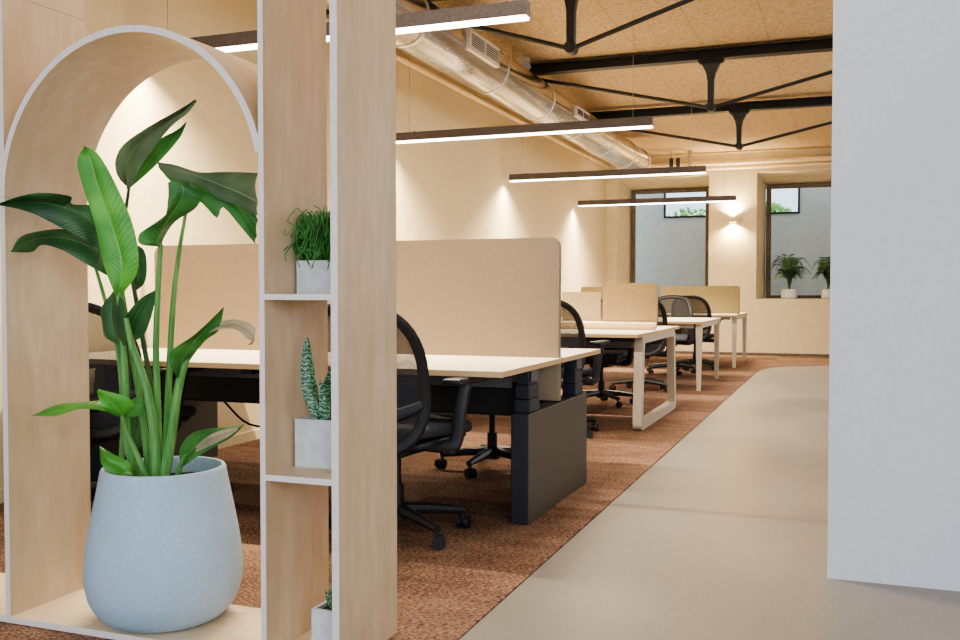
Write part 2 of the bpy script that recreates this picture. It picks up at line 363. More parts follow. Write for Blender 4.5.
for i, (a, b_, c, d, a2, b2, c2, d2) in enumerate(wins):
    w = .065 if i == 0 else .08
    bm = nb(); g0, g1 = G-.09, G-.005
    a3 = a2+.012; b3 = b2-.012
    box(bm, a3, a3+w, g0, g1, c2, d2, .008); box(bm, b3-w, b3, g0, g1, c2, d2, .008)
    box(bm, a3+w, b3-w, g0, g1, d2-.07, d2, .008); box(bm, a3+w, b3-w, g0, g1, c2, c2+.05, .008)
    for zz in (1.2, 1.75, 2.3):   # old bolt heads in the timber
        for xx in (a3+w/2, b3-w/2): tube(bm, [(xx, g0-.006, zz), (xx, g0+.01, zz)], .012, 8)
    wn = struct('window_%d' % (i+1), bm, 'frame_wood')
    bm = nb(); box(bm, a3+w-.01, b3-w+.01, g0+.05, g0+.056, c2+.04, d2-.06); obj('glass', bm, 'glass', wn)

# outside wall beyond the windows with two small openings high up
OY = 18.2
bm = nb()
sm = [(-3.225, -2.36, 2.44, 2.95), (-1.62, -.79, 2.46, 2.96)]
xs2 = [-6.0, sm[0][0], sm[0][1], sm[1][0], sm[1][1], 2.5]
for i in (0, 2, 4): box(bm, xs2[i], xs2[i+1], OY, OY+.12, -.1, 3.6)
for s in sm: box(bm, s[0], s[1], OY, OY+.12, -.1, s[2]); box(bm, s[0], s[1], OY, OY+.12, s[3], 3.6)
struct('wall_outside', bm, 'ext_plaster')
bm = nb(); box(bm, -6, 2.5, G, 24, -.15, -.1); struct('floor_outside', bm, 'ext_plaster')
for i, s in enumerate(sm):
    bm = nb(); t = .035
    for (p, q, r_, u) in ((s[0], s[0]+t, s[2], s[3]), (s[1]-t, s[1], s[2], s[3]), (s[0]+t, s[1]-t, s[2], s[2]+t), (s[0]+t, s[1]-t, s[3]-t, s[3])):
        box(bm, p, q, OY-.02, OY+.04, r_, u)
    wn = struct('window_%d' % (i+3), bm, 'dark_frame')
    bm = nb(); box(bm, s[0]+t-.005, s[1]-t+.005, OY+.01, OY+.015, s[2]+t-.005, s[3]-t+.005); obj('glass', bm, 'glass', wn)

def bush(name, x, y, z, r, n, label, mat='bush', leaf=.07):
    t = thing(name, label, 'shrub', (x, y, 0))
    bm = nb()
    for k in range(5):
        tube(bm, catmull([(0, 0, -.1), (random.uniform(-.1, .1), random.uniform(-.1, .1), z*.5), (random.uniform(-r, r)*.5, random.uniform(-r, r)*.5, z)], 6), [.025-.003*i for i in range(7)], 6)
    obj('stem', bm, 'frame_wood', t)
    bm = nb()
    for k in range(n):
        d = Vector((random.gauss(0, 1), random.gauss(0, 1), random.gauss(0, 1))).normalized()*r*random.random()**.4
        p = Vector((0, 0, z))+Vector((d.x*1.3, d.y, d.z*.75))
        u = Vector((random.gauss(0, 1), random.gauss(0, 1), random.gauss(0, .6))).normalized(); v = u.orthogonal().normalized()
        L = leaf*random.uniform(.7, 1.3)
        bm.faces.new([bm.verts.new(q) for q in (p-u*L, p+v*L*.35, p+u*L, p-v*L*.35)])
    obj('foliage', bm, mat, t)
    return t
bush('garden_shrub', -2.95, 19.6, 2.45, .42, 420, 'bright green shrub seen through the small high window on the left')
bush('garden_shrub', -1.45, 19.6, 2.55, .36, 420, 'bright green shrub seen through the small high window on the right')

# ------------------------------------------------------------ roof trusses
def truss(Y, X, label, hs=1.9, dz=0):
    t = thing('roof_truss', label, 'truss', (X, Y, 3.34), 0, 'black steel roof trusses')
    zb = -.082+dz
    bm = nb(); x0, x1 = max(-2.35, WX+.01-X), 2.6
    box(bm, x0, x1, -.06, .06, zb, zb+.012); box(bm, x0, x1, -.06, .06, .002+dz, .014+dz); box(bm, x0, x1, -.006, .006, zb+.012, .002+dz)
    obj('beam', bm, 'beam_black', t)
    bm = nb(); zn = 2.80-3.34
    prism(bm, [(-.11, zb), (-.11, zb-.03), (-.085, zb-.04), (-.045, zb-.12), (-.03, zb-.2), (-.028, zn), (.028, zn), (.03, zb-.2), (.045, zb-.12), (.085, zb-.04), (.11, zb-.03), (.11, zb)], 'y', -.03, .03)
    box(bm, -.12, .12, -.05, .05, zb-.018, zb-.0005, .003)
    obj('strut', bm, 'beam_black', t)
    bm = nb(); tube(bm, [(0, -.06, zn-.005), (0, -.045, zn-.005), (0, .045, zn-.005), (0, .06, zn-.005)], [.03, .045, .045, .03], 12)
    obj('pin_joint', bm, 'beam_black', t, True)
    for s in (-1, 1):
        bm = nb(); tube(bm, [(s*.02, 0, zn-.005), (s*hs, 0, zb-.005)], .018, 8); obj('tie_rod', bm, 'beam_black', t, True)
    return t
truss(6.7, -1.855, 'black steel roof truss nearest the viewer, its tie rods crossing above the first hanging lamp', 1.5)
truss(9.3, -1.21, 'middle black steel roof truss with cast strut and thin tie rods', 1.9, -.02)
truss(11.9, -1.215, 'farthest black steel roof truss, nearest the back wall windows', 1.95, -.045)

# ------------------------------------------------------------ duct, vents, pipes
DX, DR, DZ = -2.95, .2, 2.99
t = thing('ventilation_duct', 'big round galvanised steel ventilation duct running under the ceiling along the left wall', 'duct', (DX, 0, DZ))
bm = nb(); tube(bm, [(0, 2.9, 0), (0, 14.3, 0)], DR, 40); obj('duct_tube', bm, 'duct', t, True)
for k, y in enumerate([3.6, 4.8, 6.2, 7.9, 9.3, 10.6, 12.0, 13.3]):
    bm = nb(); tube(bm, [(0, y, 0), (0, y+.035, 0)], DR+.006, 40); obj('duct_collar', bm, 'duct_seam', t, True)
bm = nb(); tube(bm, [(0, 14.26, 0), (0, 14.32, 0)], DR+.012, 40); obj('end_cap', bm, 'duct_seam', t, True)
for k, y in enumerate([5.4, 8.6, 12.8]):
    bm = nb(); tube(bm, [(0, y, DR), (0, y, CZ-DZ)], .004, 6); obj('hanger_rod', bm, 'cable_m', t)
def vent(y0, y1, z0, z1, x):
    bm = nb(); box(bm, x-DX-.16, x-DX, y0, y1, z0-DZ, z1-DZ, .006); v = obj('vent_box', bm, 'vent_white', t)
    n = 2
    for i in range(n):
        ya = y0+.03+(y1-y0-.03)*i/n; yb = y0+(y1-y0-.0)*(i+1)/n-.03
        bm = nb()
        m_ = 6
        for j in range(m_):
            z = z0+.03+(z1-z0-.06)*(j+.5)/m_
            box(bm, x-DX, x-DX+.004, ya, yb, z-DZ-.003, z-DZ+.003)
        obj('grille', bm, 'vent_dark', v)
vent(6.93, 7.6, 2.92, 3.08, -2.72); vent(10.06, 10.6, 2.94, 3.06, -2.72)
bm = nb(); tube(bm, [(-3.88, 2.9, 3.21), (-3.88, 16.3, 3.21)], .03, 16); tag(obj('wall_pipe', bm, 'pipe', None, True), 'long cream pipe running along the top of the left wall behind the duct', 'pipe')
bm = nb(); tube(bm, [(-3.7, 16.3, 3.185), (3.3, 16.3, 3.185)], .045, 16); tag(obj('wall_pipe', bm, 'pipe', None, True), 'upper thick cream pipe running above the back windows', 'pipe')
bm = nb(); tube(bm, [(-3.7, 16.36, 3.105), (3.3, 16.36, 3.105)], .03, 16); tag(obj('wall_pipe', bm, 'pipe', None, True), 'lower thin cream pipe running above the back windows', 'pipe')
bm = nb(); p0 = at(690, 140, 15.9); p1 = at(690, 163, 15.9)
tube(bm, catmull([(p0.x, 15.9, 3.36), (p0.x, 15.9, 3.15), (p0.x-.03, 15.9, 3.07), (p0.x-.2, 15.9, 3.04), (p0.x-.34, 15.9, 3.04)], 14), .035, 12)
tag(obj('wall_pipe', bm, 'cable_m', None, True), 'bent grey pipe dropping from the ceiling near the back wall', 'pipe')
t = thing('pipe_valve', 'small dark valve set with two short upright cylinders above the third hanging lamp', 'valve', (at(675, 160, 15.9).x, 15.9, 3.04))
for dx in (-.06, .05):
    bm = nb(); tube(bm, [(dx, 0, .0), (dx, 0, .2)], .032, 12); obj('valve_body', bm, 'black_metal', t, True)
bm = nb(); tube(bm, [(-.12, 0, .0), (.14, 0, .0)], .02, 10); obj('pipe_stub', bm, 'cable_m', t, True)
bm = nb(); tube(bm, [(-.06, 0, .2), (-.06, 0, .32)], .012, 10); obj('hanger', bm, 'cable_m', t, True)
t = thing('ceiling_sensor', 'small cream round sensor fixed to the end of the middle roof beam above the duct', 'sensor', (-3.0, 9.08, 3.36))
bm = nb(); lathe(bm, [(0, 0), (.06, 0), (.066, -.03), (.05, -.05), (0, -.05)], 20); obj('sensor_base', bm, 'vent_white', t, True)
bm = nb(); tube(bm, [(0, 0, -.045), (.02, -.03, -.1)], [.05, .066], 16); obj('sensor_head', bm, 'vent_white', t, True)

# ------------------------------------------------------------ hanging lamps
LX0, LX1 = -3.84, -1.495
lamp_data = bpy.data.lights.new('lamp_light', 'AREA')
lamp_data.shape = 'RECTANGLE'; lamp_data.size = LX1-LX0-.02; lamp_data.size_y = .05; lamp_data.energy = 104; lamp_data.color = (1, .87, .66); lamp_data.spread = math.radians(140)
def lamp(Y, zb, label):
    t = thing('hanging_lamp', label, 'lamp', (0, Y, zb), 0, 'long black linear lamps hanging over the desk rows')
    bm = nb(); box(bm, LX0, LX1, -.035, .035, .014, .088, .003); obj('lamp_housing', bm, 'housing', t)
    bm = nb(); box(bm, LX0+.004, LX1-.004, -.031, .031, 0, .016, .003); obj('diffuser', bm, 'diffuser', t)
    for x in (-3.69, -1.66):
        bm = nb(); tube(bm, [(x, 0, .086), (x, 0, CZ-zb)], .0022, 5); obj('hanging_cable', bm, 'cable_m', t)
        bm = nb(); tube(bm, [(x+.05, 0, .084), (x+.05, 0, .1)], .008, 8); obj('cable_gland', bm, 'housing', t)
    l = bpy.data.objects.new('lamp_light', lamp_data); COL.objects.link(l); l.parent = t; l.location = ((LX0+LX1)/2, 0, -.004)
lamp(4.6, 2.412, 'long linear lamp nearest the viewer, its end reaching above the first desk screen')
lamp(7.9, 2.397, 'second long linear lamp from the viewer, hanging over the loop-legged desk')
lamp(11.1, 2.39, 'third long linear lamp from the viewer, just above the left back window')
lamp(14.3, 2.355, 'farthest and lowest looking linear lamp, crossing in front of the left back window')

# wall sconce
sx, sz = -1.77, 2.25
t = thing('wall_sconce', 'small wall sconce throwing light up and down between the two back windows', 'wall lamp', (sx, BY, sz))
bm = nb(); prism(bm, [(-.13, -.025), (-.06, -.045), (.06, -.045), (.13, -.025), (.13, .025), (.06, .045), (-.06, .045), (-.13, .025)], 'y', -.1, -.001); obj('sconce_body', bm, 'sconce_metal', t)
for s in (-1, 1):
    bm = nb(); box(bm, -.05, .05, -.09, -.02, s*.046-.002, s*.046+.002); obj('lens', bm, 'sconce_glow', t)
    ld = bpy.data.lights.new('sconce_light', 'SPOT'); ld.energy = 110; ld.color = (1, .80, .46); ld.spot_size = math.radians(150); ld.spot_blend = .8; ld.shadow_soft_size = .03
    l = bpy.data.objects.new('sconce_light', ld); COL.objects.link(l); l.parent = t; l.location = (0, -.055, s*.06)
    l.rotation_euler = (0 if s < 0 else PI, 0, 0)

# ------------------------------------------------------------ desks
XL = -3.84
def ring_prism(bm, outer, inner, axis, a, b):
    def P(u, v, w): return {'x': (w, u, v), 'y': (u, w, v)}[axis]
    n = len(outer)
    V = [[bm.verts.new(P(u, v, w)) for u, v in pl] for pl in (outer, inner) for w in (a, b)]
    oa, ob, ia, ib = V
    for i in range(n):
        j = (i+1) % n
        for q in ((oa[i], oa[j], ob[j], ob[i]), (ia[j], ia[i], ib[i], ib[j]), (oa[j], oa[i], ia[i], ia[j]), (ob[i], ob[j], ib[j], ib[i])): bm.faces.new(q)

# first desk: height adjustable pair with dark pedestals
d = thing('bench_desk', 'cream topped double desk on dark grey slab pedestals, nearest desk to the viewer', 'desk', (0, 4.6, 0))
y = lambda v: v-4.6
bm = nb(); slab(bm, XL, -1.325, y(3.735), y(4.614), .695, .72); obj('tabletop', bm, ['desk_top', 'desk_edge'], d)
bm = nb(); slab(bm, XL, -1.325, y(4.650), y(5.44), .695, .72); obj('tabletop', bm, ['desk_top', 'desk_edge'], d)
for (xa, xb) in ((-1.41, -1.325), (-3.835, -3.752)):
    bm = nb(); box(bm, xa, xb, y(4.09), y(5.13), 0, .5, .004)
    for fc in bm.faces:
        if abs(fc.normal.x) > .6: fc.material_index = 1
    obj('pedestal', bm, ['navy_metal', 'ped_side'], d)
    for yc in (4.21, 5.0):
        bm = nb(); xm = (xa+xb)/2
        box(bm, xm-.042, xm+.034, y(yc-.075), y(yc+.075), .5, .56, .004)
        box(bm, xm-.038, xm+.03, y(yc-.07), y(yc+.07), .562, .625, .004)
        box(bm, xm-.034, xm+.026, y(yc-.063), y(yc+.063), .625, .695, .004)
        lg = obj('leg', bm, 'ped_side' if yc > 5 else 'navy_metal', d)
        bm = nb(); box(bm, xm+.03, xm+.034, y(yc-.05), y(yc+.05), .64, .69, .001); obj('leg_bracket', bm, 'felt_grey', lg)
bm = nb(); box(bm, -3.75, -1.46, y(4.24), y(4.26), .60, .675, .003); obj('modesty_strip', bm, 'felt_grey', d)
bm = nb(); box(bm, -3.75, -1.44, y(4.30), y(4.54), .46, .60, .01); obj('cable_tray', bm, 'black_metal', d)
bm = nb(); box(bm, -3.75, -1.44, y(4.72), y(4.96), .46, .60, .01); obj('cable_tray', bm, 'black_metal', d)
bm = nb(); box(bm, -3.75, -1.44, y(4.14), y(4.2), .655, .692, .003); obj('crossbar', bm, 'navy_metal', d)
for xa in (-2.72, -2.52):
    bm = nb(); box(bm, xa, xa+.06, y(3.9), y(4.5), .655, .692, .003); obj('crossbar', bm, 'black_metal', d)
bm = nb(); tube(bm, catmull([(-3.2, y(4.4), .47), (-3.0, y(4.4), .33), (-2.7, y(4.42), .36), (-2.5, y(4.4), .47)], 16), .006, 6); obj('cable', bm, 'black_cable', d)
for (xa) in (-1.82, -3.27):
    bm = nb(); box(bm, xa-.07, xa+.07, y(3.86), y(3.98), .672, .694, .006); box(bm, xa-.05, xa+.02, y(3.84), y(3.862), .676, .692, .003); obj('height_control', bm, 'black_plastic', d)

def screen(x0, x1, Y, z0, z1, mat, label, r=.045, th=.035, corners=(0, 1, 1, 0)):
    t = thing('desk_screen', label, 'desk divider', ((x0+x1)/2, Y, z0), 0, 'fabric desk screens')
    w = (x1-x0)/2; h = z1-z0
    bm = nb(); po = rrect(-w, w, 0, h, r, 8, corners); prism(bm, po, 'y', -th/2, th/2)
    es = [e for e in bm.edges if abs(e.verts[0].co.y-e.verts[1].co.y) < 1e-6]
    bmesh.ops.bevel(bm, geom=es, offset=.006, segments=2, affect='EDGES')
    obj('felt_panel', bm, mat, t)
    bm = nb(); po = rrect(-w-.001, w+.001, 0, h+.001, r, 8, corners); pi_ = rrect(-w+.004, w-.004, .004, h-.003, r-.004, 8, corners)
    ring_prism(bm, po, pi_, 'y', -.002, .002); obj('seam_piping', bm, mat, t)
    return t
screen(-3.815, -1.335, 4.632, .505, 1.322, 'felt', 'large beige grey felt screen with rounded corner rising from the nearest desk')

# second desk: white loop legs
d = thing('bench_desk', 'cream topped double desk on white rounded loop legs, second desk from the viewer', 'desk', (0, 7.9, 0))
y = lambda v: v-7.9
bm = nb(); slab(bm, XL, -1.435, y(7.04), y(7.95), .71, .735); obj('tabletop', bm, ['desk_top', 'desk_edge'], d)
bm = nb(); slab(bm, XL, -1.435, y(7.97), y(8.95), .71, .735); obj('tabletop', bm, ['desk_top', 'desk_edge'], d)
def loop_leg(xa, xb):
    bm = nb()
    def rr(i, r): # trapezoid loop, feet a little further apart than the top
        o = rrect(0, 1, 0, 1, .06, 6)
        out = []
        return out
    def path(off, rad):
        ya, yb, za, zb = y(7.18)+off, y(8.72)-off, .0+off*.8, .71-off*.6
        pts = []
        for (u, v) in rrect(ya, yb, za, zb, rad, 6):
            k = (u-(ya+yb)/2)/((yb-ya)/2); pts.append((u+k*.03-k*.06*(v/.71), v))
        return pts
    ring_prism(bm, path(0, .07), path(.085, .035), 'x', xa, xb)
    return bm
obj('leg', loop_leg(-1.495, -1.43), 'white_metal', d, True)
obj('leg', loop_leg(-3.83, -3.765), 'white_metal', d, True)
bm = nb(); tube(bm, [(-3.83, 0, .045+.735), (-1.455, 0, .045+.735)], .028, 16); box(bm, -3.83, -1.46, -.012, .012, .735, .76); obj('screen_rail', bm, 'pipe', d, True)
for x_ in (-2.1, -3.2):
    bm = nb(); box(bm, x_-.04, x_+.04, y(7.86), y(7.9), .7355, .752, .006); obj('rail_clamp', bm, 'pipe', d)
bm = nb(); box(bm, -3.75, -1.6, y(7.6), y(7.8), .6, .70, .006); obj('cable_tray', bm, 'felt_grey', d)
for ya in (7.3, 8.6):
    bm = nb(); box(bm, -3.75, -1.52, y(ya), y(ya+.04), .67, .708, .003); obj('crossbar', bm, 'black_metal', d)
screen(-1.905, -1.445, 7.9, .808, 1.124, 'felt_tan', 'tan felt screen with rounded corners at the end of the second desk', .03, .03)
screen(-2.26, -1.925, 7.9, .808, 1.05, 'felt_pale', 'lower pale cream felt screen left of the tan one on the second desk', .01, .02)

def post_desk(Y0, Y1, legs, x1, label):
    Ym = (Y0+Y1)/2
    d = thing('bench_desk', label, 'desk', (0, Ym, 0))
    bm = nb(); slab(bm, XL, x1, Y0-Ym, Y1-Ym, .712, .735); obj('tabletop', bm, ['desk_top', 'desk_edge'], d)
    for xx in (x1-.035, XL+.06):
        for ly in legs:
            bm = nb(); s = .033
            a = [bm.verts.new((xx+u*s, ly-Ym+v*s, .71)) for u, v in ((-1, -1), (1, -1), (1, 1), (-1, 1))]
            q = .02
            b = [bm.verts.new((xx+u*q, ly-Ym+v*q, 0)) for u, v in ((-1, -1), (1, -1), (1, 1), (-1, 1))]
            bm.faces.new(a); bm.faces.new(b[::-1])
            for i in range(4): bm.faces.new((a[i], b[i], b[(i+1) % 4], a[(i+1) % 4]))
            obj('leg', bm, 'white_metal', d)
    for xx in (x1-.035, XL+.06):
        bm = nb(); box(bm, xx-.02, xx+.02, legs[0]-Ym+.034, legs[1]-Ym-.034, .665, .711, .003); obj('apron', bm, 'white_metal', d)
    for ly in legs:
        bm = nb(); box(bm, XL+.1, x1-.09, ly-Ym-.02, ly-Ym+.02, .665, .711, .003); obj('apron', bm, 'white_metal', d)
    bm = nb(); box(bm, XL+.2, x1-.3, -.28, -.08, .58, .7, .006); obj('cable_tray', bm, 'felt_grey', d)
    return d
post_desk(10.28, 12.0, (10.36, 11.86), -1.42, 'white topped double desk on tapered white legs, third desk from the viewer')
post_desk(13.5, 15.25, (13.68, 15.1), -1.405, 'farthest double desk on slim legs, closest to the back wall')
screen(-2.945, -2.06, 11.1, .736, 1.11, 'felt_olive', 'olive beige felt screen on the third desk, only its top left showing', .03, .03)
screen(-2.57, -1.43, 14.3, .736, 1.138, 'felt_olive', 'wide olive beige felt screen on the farthest desk', .04, .03)

# ------------------------------------------------------------ office chairs (facing +y, origin on the floor under the column)
def make_chair(label):
    t = thing('office_chair', label, 'chair', (0, 0, 0), 0, 'black mesh office chairs at the desks')
    # backrest frame: tall closed rounded loop, tilted back
    def bp(u, z):  # u = sideways -1..1
        w = .25
        yb = -.24 - .10*(z-.45)/.5 + .03*math.sin((z-.45)/.5*PI) + .055*(u*u)
        return Vector((u*w, yb, z))
    loop = []
    n = 44
    for i in range(n):
        a = 2*PI*i/n
        cu, cz = math.cos(a), math.sin(a)
        e = .667
        u = math.copysign(abs(cu)**e, cu); v = math.copysign(abs(cz)**e, cz)
        z = .692+v*.295
        loop.append(bp(u, z) + Vector((0, 0, 0)))
    bm = nb(); tube(bm, loop, .019, 8, closed=True, flat=1.35); back = obj('backrest', bm, 'black_plastic', t, True)
    bm = nb(); rows = []
    for j in range(13):
        v = -1+2*j/12; z = .692+v*.287
        hw = max((1-abs(v)**3)**.333, .3)
        rows.append([bm.verts.new(bp(hw*(-1+2*i/10), z)) for i in range(11)])
    for A, B in zip(rows, rows[1:]):
        for i in range(10): bm.faces.new((A[i], A[i+1], B[i+1], B[i]))
    obj('mesh_panel', bm, 'mesh', back, True)
    bm = nb()  # lumbar band sweeping up to the loop
    pts = [bp(u, .60-.07*(1-u*u))+Vector((0, -.012, 0)) for u in [-.98+1.96*i/14 for i in range(15)]]
    tube(bm, pts, [.012+.012*(1-abs(-1+2*i/14)) for i in range(15)], 8, flat=1.6)
    obj('lumbar_band', bm, 'black_plastic', back, True)
    bm = nb(); pts = catmull([bp(0, .53)+Vector((0, -.02, 0)), (0, -.32, .44), (0, -.24, .38), (0, -.05, .385)], 12)
    tube(bm, pts, [.024]*13, 10, flat=1.5); obj('back_support', bm, 'black_plastic', t, True)
    # seat
    bm = nb()
    box(bm, -.24, .24, -.21, .27, .43, .485, .026, 3)
    for v in bm.verts:
        v.co.z += .02*(abs(v.co.x)/.24)**2 - (.03*((v.co.y-.1)/.17)**2 if v.co.y > .1 else 0)
        v.co.x *= 1-.12*max(0, -v.co.y/.21)
    obj('seat', bm, 'seat_fabric', t, True)
    bm = nb(); box(bm, -.22, .22, -.19, .24, .405, .432, .012, 2); box(bm, -.09, .09, -.12, .1, .35, .406, .015, 2); obj('seat_pan', bm, 'black_plastic', t, True)
    bm = nb(); tube(bm, [(.1, .02, .38), (.25, .02, .375)], .008, 6); box(bm, .22, .27, .0, .04, .365, .385, .006); obj('lever', bm, 'black_plastic', t)
    for s in (-1, 1):
        bm = nb()
        pts = catmull([(s*.10, .0, .40), (s*.245, .02, .395), (s*.277, .03, .43), (s*.293, .03, .55), (s*.312, .04, .667)], 16)
        tube(bm, pts, .022, 8, flat=1.3); a = obj('armrest', bm, 'black_plastic', t, True)
        bm = nb(); box(bm, s*.305-.043, s*.305+.043, -.08, .19, .665, .692, .012, 3)
        obj('arm_pad', bm, 'black_plastic', a, True)
    bm = nb(); tube(bm, [(0, 0, .09), (0, 0, .22)], .03, 14); tube(bm, [(0, 0, .22), (0, 0, .36)], .018, 14); obj('gas_column', bm, 'black_metal', t, True)
    bm = nb(); tube(bm, [(0, 0, .065), (0, 0, .13)], .045, 16)
    for k in range(5):
        a = 2*PI*k/5+PI/4; c, s = math.cos(a), math.sin(a)
        tube(bm, [(c*.02, s*.02, .11), (c*.16, s*.16, .10), (c*.31, s*.31, .082)], [.028, .024, .018], 8)
    base = t_base = obj('star_base', bm, 'black_plastic', t, True)
    for k in range(5):
        a = 2*PI*k/5+PI/4; c, s = math.cos(a), math.sin(a)
        bm = nb(); px, py = c*.30, s*.30; ax = Vector((-s, c, 0))
        ang = a+.9; ax = Vector((-math.sin(ang), math.cos(ang), 0)); ox, oy = px+math.cos(ang)*.012, py+math.sin(ang)*.012
        for q in (-1, 1):
            p0 = Vector((ox, oy, .0285))+ax*q*.008; p1 = Vector((ox, oy, .0285))+ax*q*.027
            tube(bm, [p0, p1], .0285, 16)
        tube(bm, [(px, py, .045), (px, py, .09)], .009, 8); tube(bm, [Vector((ox, oy, .0285))-ax*.02, Vector((ox, oy, .0285))+ax*.02], .012, 8)
        obj('caster', bm, 'black_plastic', base, True)
    return t
ch = make_chair('black mesh office chair just right of the plywood shelving, at the nearest desk')
ch.location = (-1.81, 3.74, 0); ch.rotation_euler = (0, 0, math.radians(-5))
R = math.radians
dup(ch, (-3.27, 3.72, 0), R(3), 'black mesh office chair seen through the arch, left behind the big planter')
dup(ch, (-1.95, 5.32, 0), R(184), 'black office chair beyond the nearest desk, only its star base showing underneath', base=R(36))
dup(ch, (-1.99, 6.86, 0), R(-3), 'black mesh office chair with its back just right of the big felt screen')
dup(ch, (-3.05, 6.70, 0), R(10), 'black mesh office chair almost hidden behind the big felt screen')
dup(ch, (-2.13, 8.78, 0), R(176), 'black office chair beyond the loop-legged desk, seen through its white leg', base=R(20))
dup(ch, (-2.02, 10.12, 0), R(8), 'black office chair tucked under the near side of the third desk, behind the tan screen')
dup(ch, (-2.12, 12.45, 0), R(184), 'left one of the two overlapping mesh chairs in front of the farthest screen')
dup(ch, (-1.92, 13.28, 0), R(-6), 'right one of the two overlapping mesh chairs, its right armrest showing')

# ------------------------------------------------------------ plywood shelving unit
YF, YB = 2.29, 2.64
t = thing('shelving_unit', 'tall birch plywood room divider with a big round arch and a narrow column of shelves', 'shelving', (-1.9, YF, 0))
ox, oy = 1.9, -YF
def ply_panel(name, x0, x1, z0, z1, mat='ply', y0=YF, y1=YB):
    bm = nb(); box(bm, x0+ox, x1+ox, y0+oy, y1+oy, z0, z1)
    for fc in bm.faces:
        if abs(fc.normal.y) > .5: fc.material_index = 1
    return obj(name, bm, [mat, 'ply_edge'], t)
ply_panel('side_panel', -2.487, -2.467, .02, 1.3465); ply_panel('side_panel', -2.487, -2.467, 1.348, 1.985); ply_panel('side_panel', -2.487, -2.467, 1.9865, 2.7)
ply_panel('side_panel', -1.534, -1.517, 0.02, 2.7); ply_panel('side_panel', -1.306, -1.284, 0.0, 2.7, y1=2.652)
ply_panel('base_board', -3.5, -1.306, 0, .02, 'ply_h')
ply_panel('top_board', -2.487, -1.287, 2.7, 2.72, 'ply_h')
ply_panel('shelf', -1.517, -1.306, 1.028, 1.044, 'ply_h'); ply_panel('shelf', -1.517, -1.306, .521, .538, 'ply_h')
# arch: bent plywood strip, springing at z 1.37
bm = nb(); cx = (-2.467-1.534)/2; th = .02; ro = (2.467-1.534)/2+th; zs = 1.3475
N_ = 48
a0 = R(11)
pts = [(math.cos(a0+(PI-a0)*i/N_), math.sin(a0+(PI-a0)*i/N_)) for i in range(N_+1)]
V = {}
for j, (rr_, yy) in enumerate(((ro, YF-.001), (ro, YB+.001), (ro-th, YB+.001), (ro-th, YF-.001))):
    V[j] = [bm.verts.new((cx+c*rr_+ox, yy+oy, zs+s*rr_)) for c, s in pts]
for j in range(4):
    A, B = V[j], V[(j+1) % 4]
    for i in range(N_):
        fc = bm.faces.new((A[i], A[i+1], B[i+1], B[i])); fc.material_index = 1 if j in (1, 3) else 0
for i in (0, N_): bm.faces.new([V[j][i] for j in range(4)])
obj('arch', bm, ['ply', 'ply_edge'], t, True)

# ------------------------------------------------------------ big planter
def leaf_obj(name, mid, left, right, Ym, Yl, Yr, mat, parent, org, n=18, m=4, curl=.0):
    """a leaf blade lofted through three outline curves; Y values give its depth along the blade"""
    def cv(px, Ys):
        k = len(px)-1
        return catmull([at(p[0], p[1], Ys[0]+(Ys[1]-Ys[0])*i/k) - org for i, p in enumerate(px)], n)
    A, B, D = cv(left, Yl), cv(mid, Ym), cv(right, Yr)
    bm = nb(); uvl = bm.loops.layers.uv.new('UVMap'); grid = []
    for i in range(n+1):
        row = []
        for k in range(-m, m+1):
            s = abs(k)/m; e = A[i] if k < 0 else D[i]
            p = B[i].lerp(e, s)
            p = p + Vector((0, -1, 0))*math.sin(s*PI)*(e-B[i]).length*.16
            if (p+org).y > 2.27: p.x = min(max(p.x, -2.44-org.x), -1.565-org.x)
            row.append(bm.verts.new(p))
        grid.append(row)
    for i in range(n):
        for k in range(2*m):
            fc = bm.faces.new((grid[i][k], grid[i][k+1], grid[i+1][k+1], grid[i+1][k]))
            for lp, (ii, kk) in zip(fc.loops, ((i, k), (i, k+1), (i+1, k+1), (i+1, k))): lp[uvl].uv = (kk/(2*m), ii/n)
    me_o = obj(name, bm, mat, parent, True)
    return me_o
PX, PY = -2.012, 2.47
plant = thing('potted_plant', 'tall broad-leaved plant in a large blue grey rounded pot standing inside the plywood arch', 'plant', (PX, PY, .02))
outer = catmull([(.15, .001, 0), (.176, .008, 0), (.205, .034, 0), (.229, .078, 0), (.239, .125, 0), (.240, .17, 0), (.233, .245, 0), (.217, .335, 0), (.200, .42, 0), (.190, .474, 0)], 40)
prof = [(0, 0)] + [(p.x, p.y) for p in outer] + [(.186, .480), (.178, .480), (.174, .472), (.176, .41), (.176, .39)]
bm = nb(); lathe(bm, prof, 64); obj('pot', bm, 'grey_pot', plant, True)
bm = nb()
rings = []
for j in range(8):
    rings.append((.176*(1-j/7), .425+random.uniform(-.004, .006)))
lathe(bm, rings, 40)
for v in bm.verts: v.co.z += random.uniform(-.006, .006)
obj('soil', bm, 'soil', plant)
org = Vector((PX, PY, .02))
def stem(px, Ys, r0, r1, mat='stem'):
    k = len(px)-1
    pts = catmull([at(p[0], p[1], Ys[0]+(Ys[1]-Ys[0])*i/k)-org for i, p in enumerate(px)], 16)
    bm = nb(); tube(bm, pts, [r0+(r1-r0)*i/16 for i in range(17)], 8); return obj('stalk', bm, mat, plant, True)
Yc = 2.47
stem([(150, 478), (140, 400), (128, 330), (118, 270), (108, 240)], (2.50, 2.47), .012, .006)
stem([(140, 478), (127, 440), (125, 380), (121, 320), (117, 285)], (2.46, 2.42), .017, .007)
stem([(120, 480), (123, 420), (118, 350), (105, 300), (94, 262)], (2.52, 2.45), .010, .005)
stem([(158, 480), (158, 420), (156, 350), (158, 290), (161, 244)], (2.46, 2.42), .013, .007)
stem([(165, 480), (168, 400), (172, 320), (178, 260), (186, 212)], (2.50, 2.50), .013, .005)
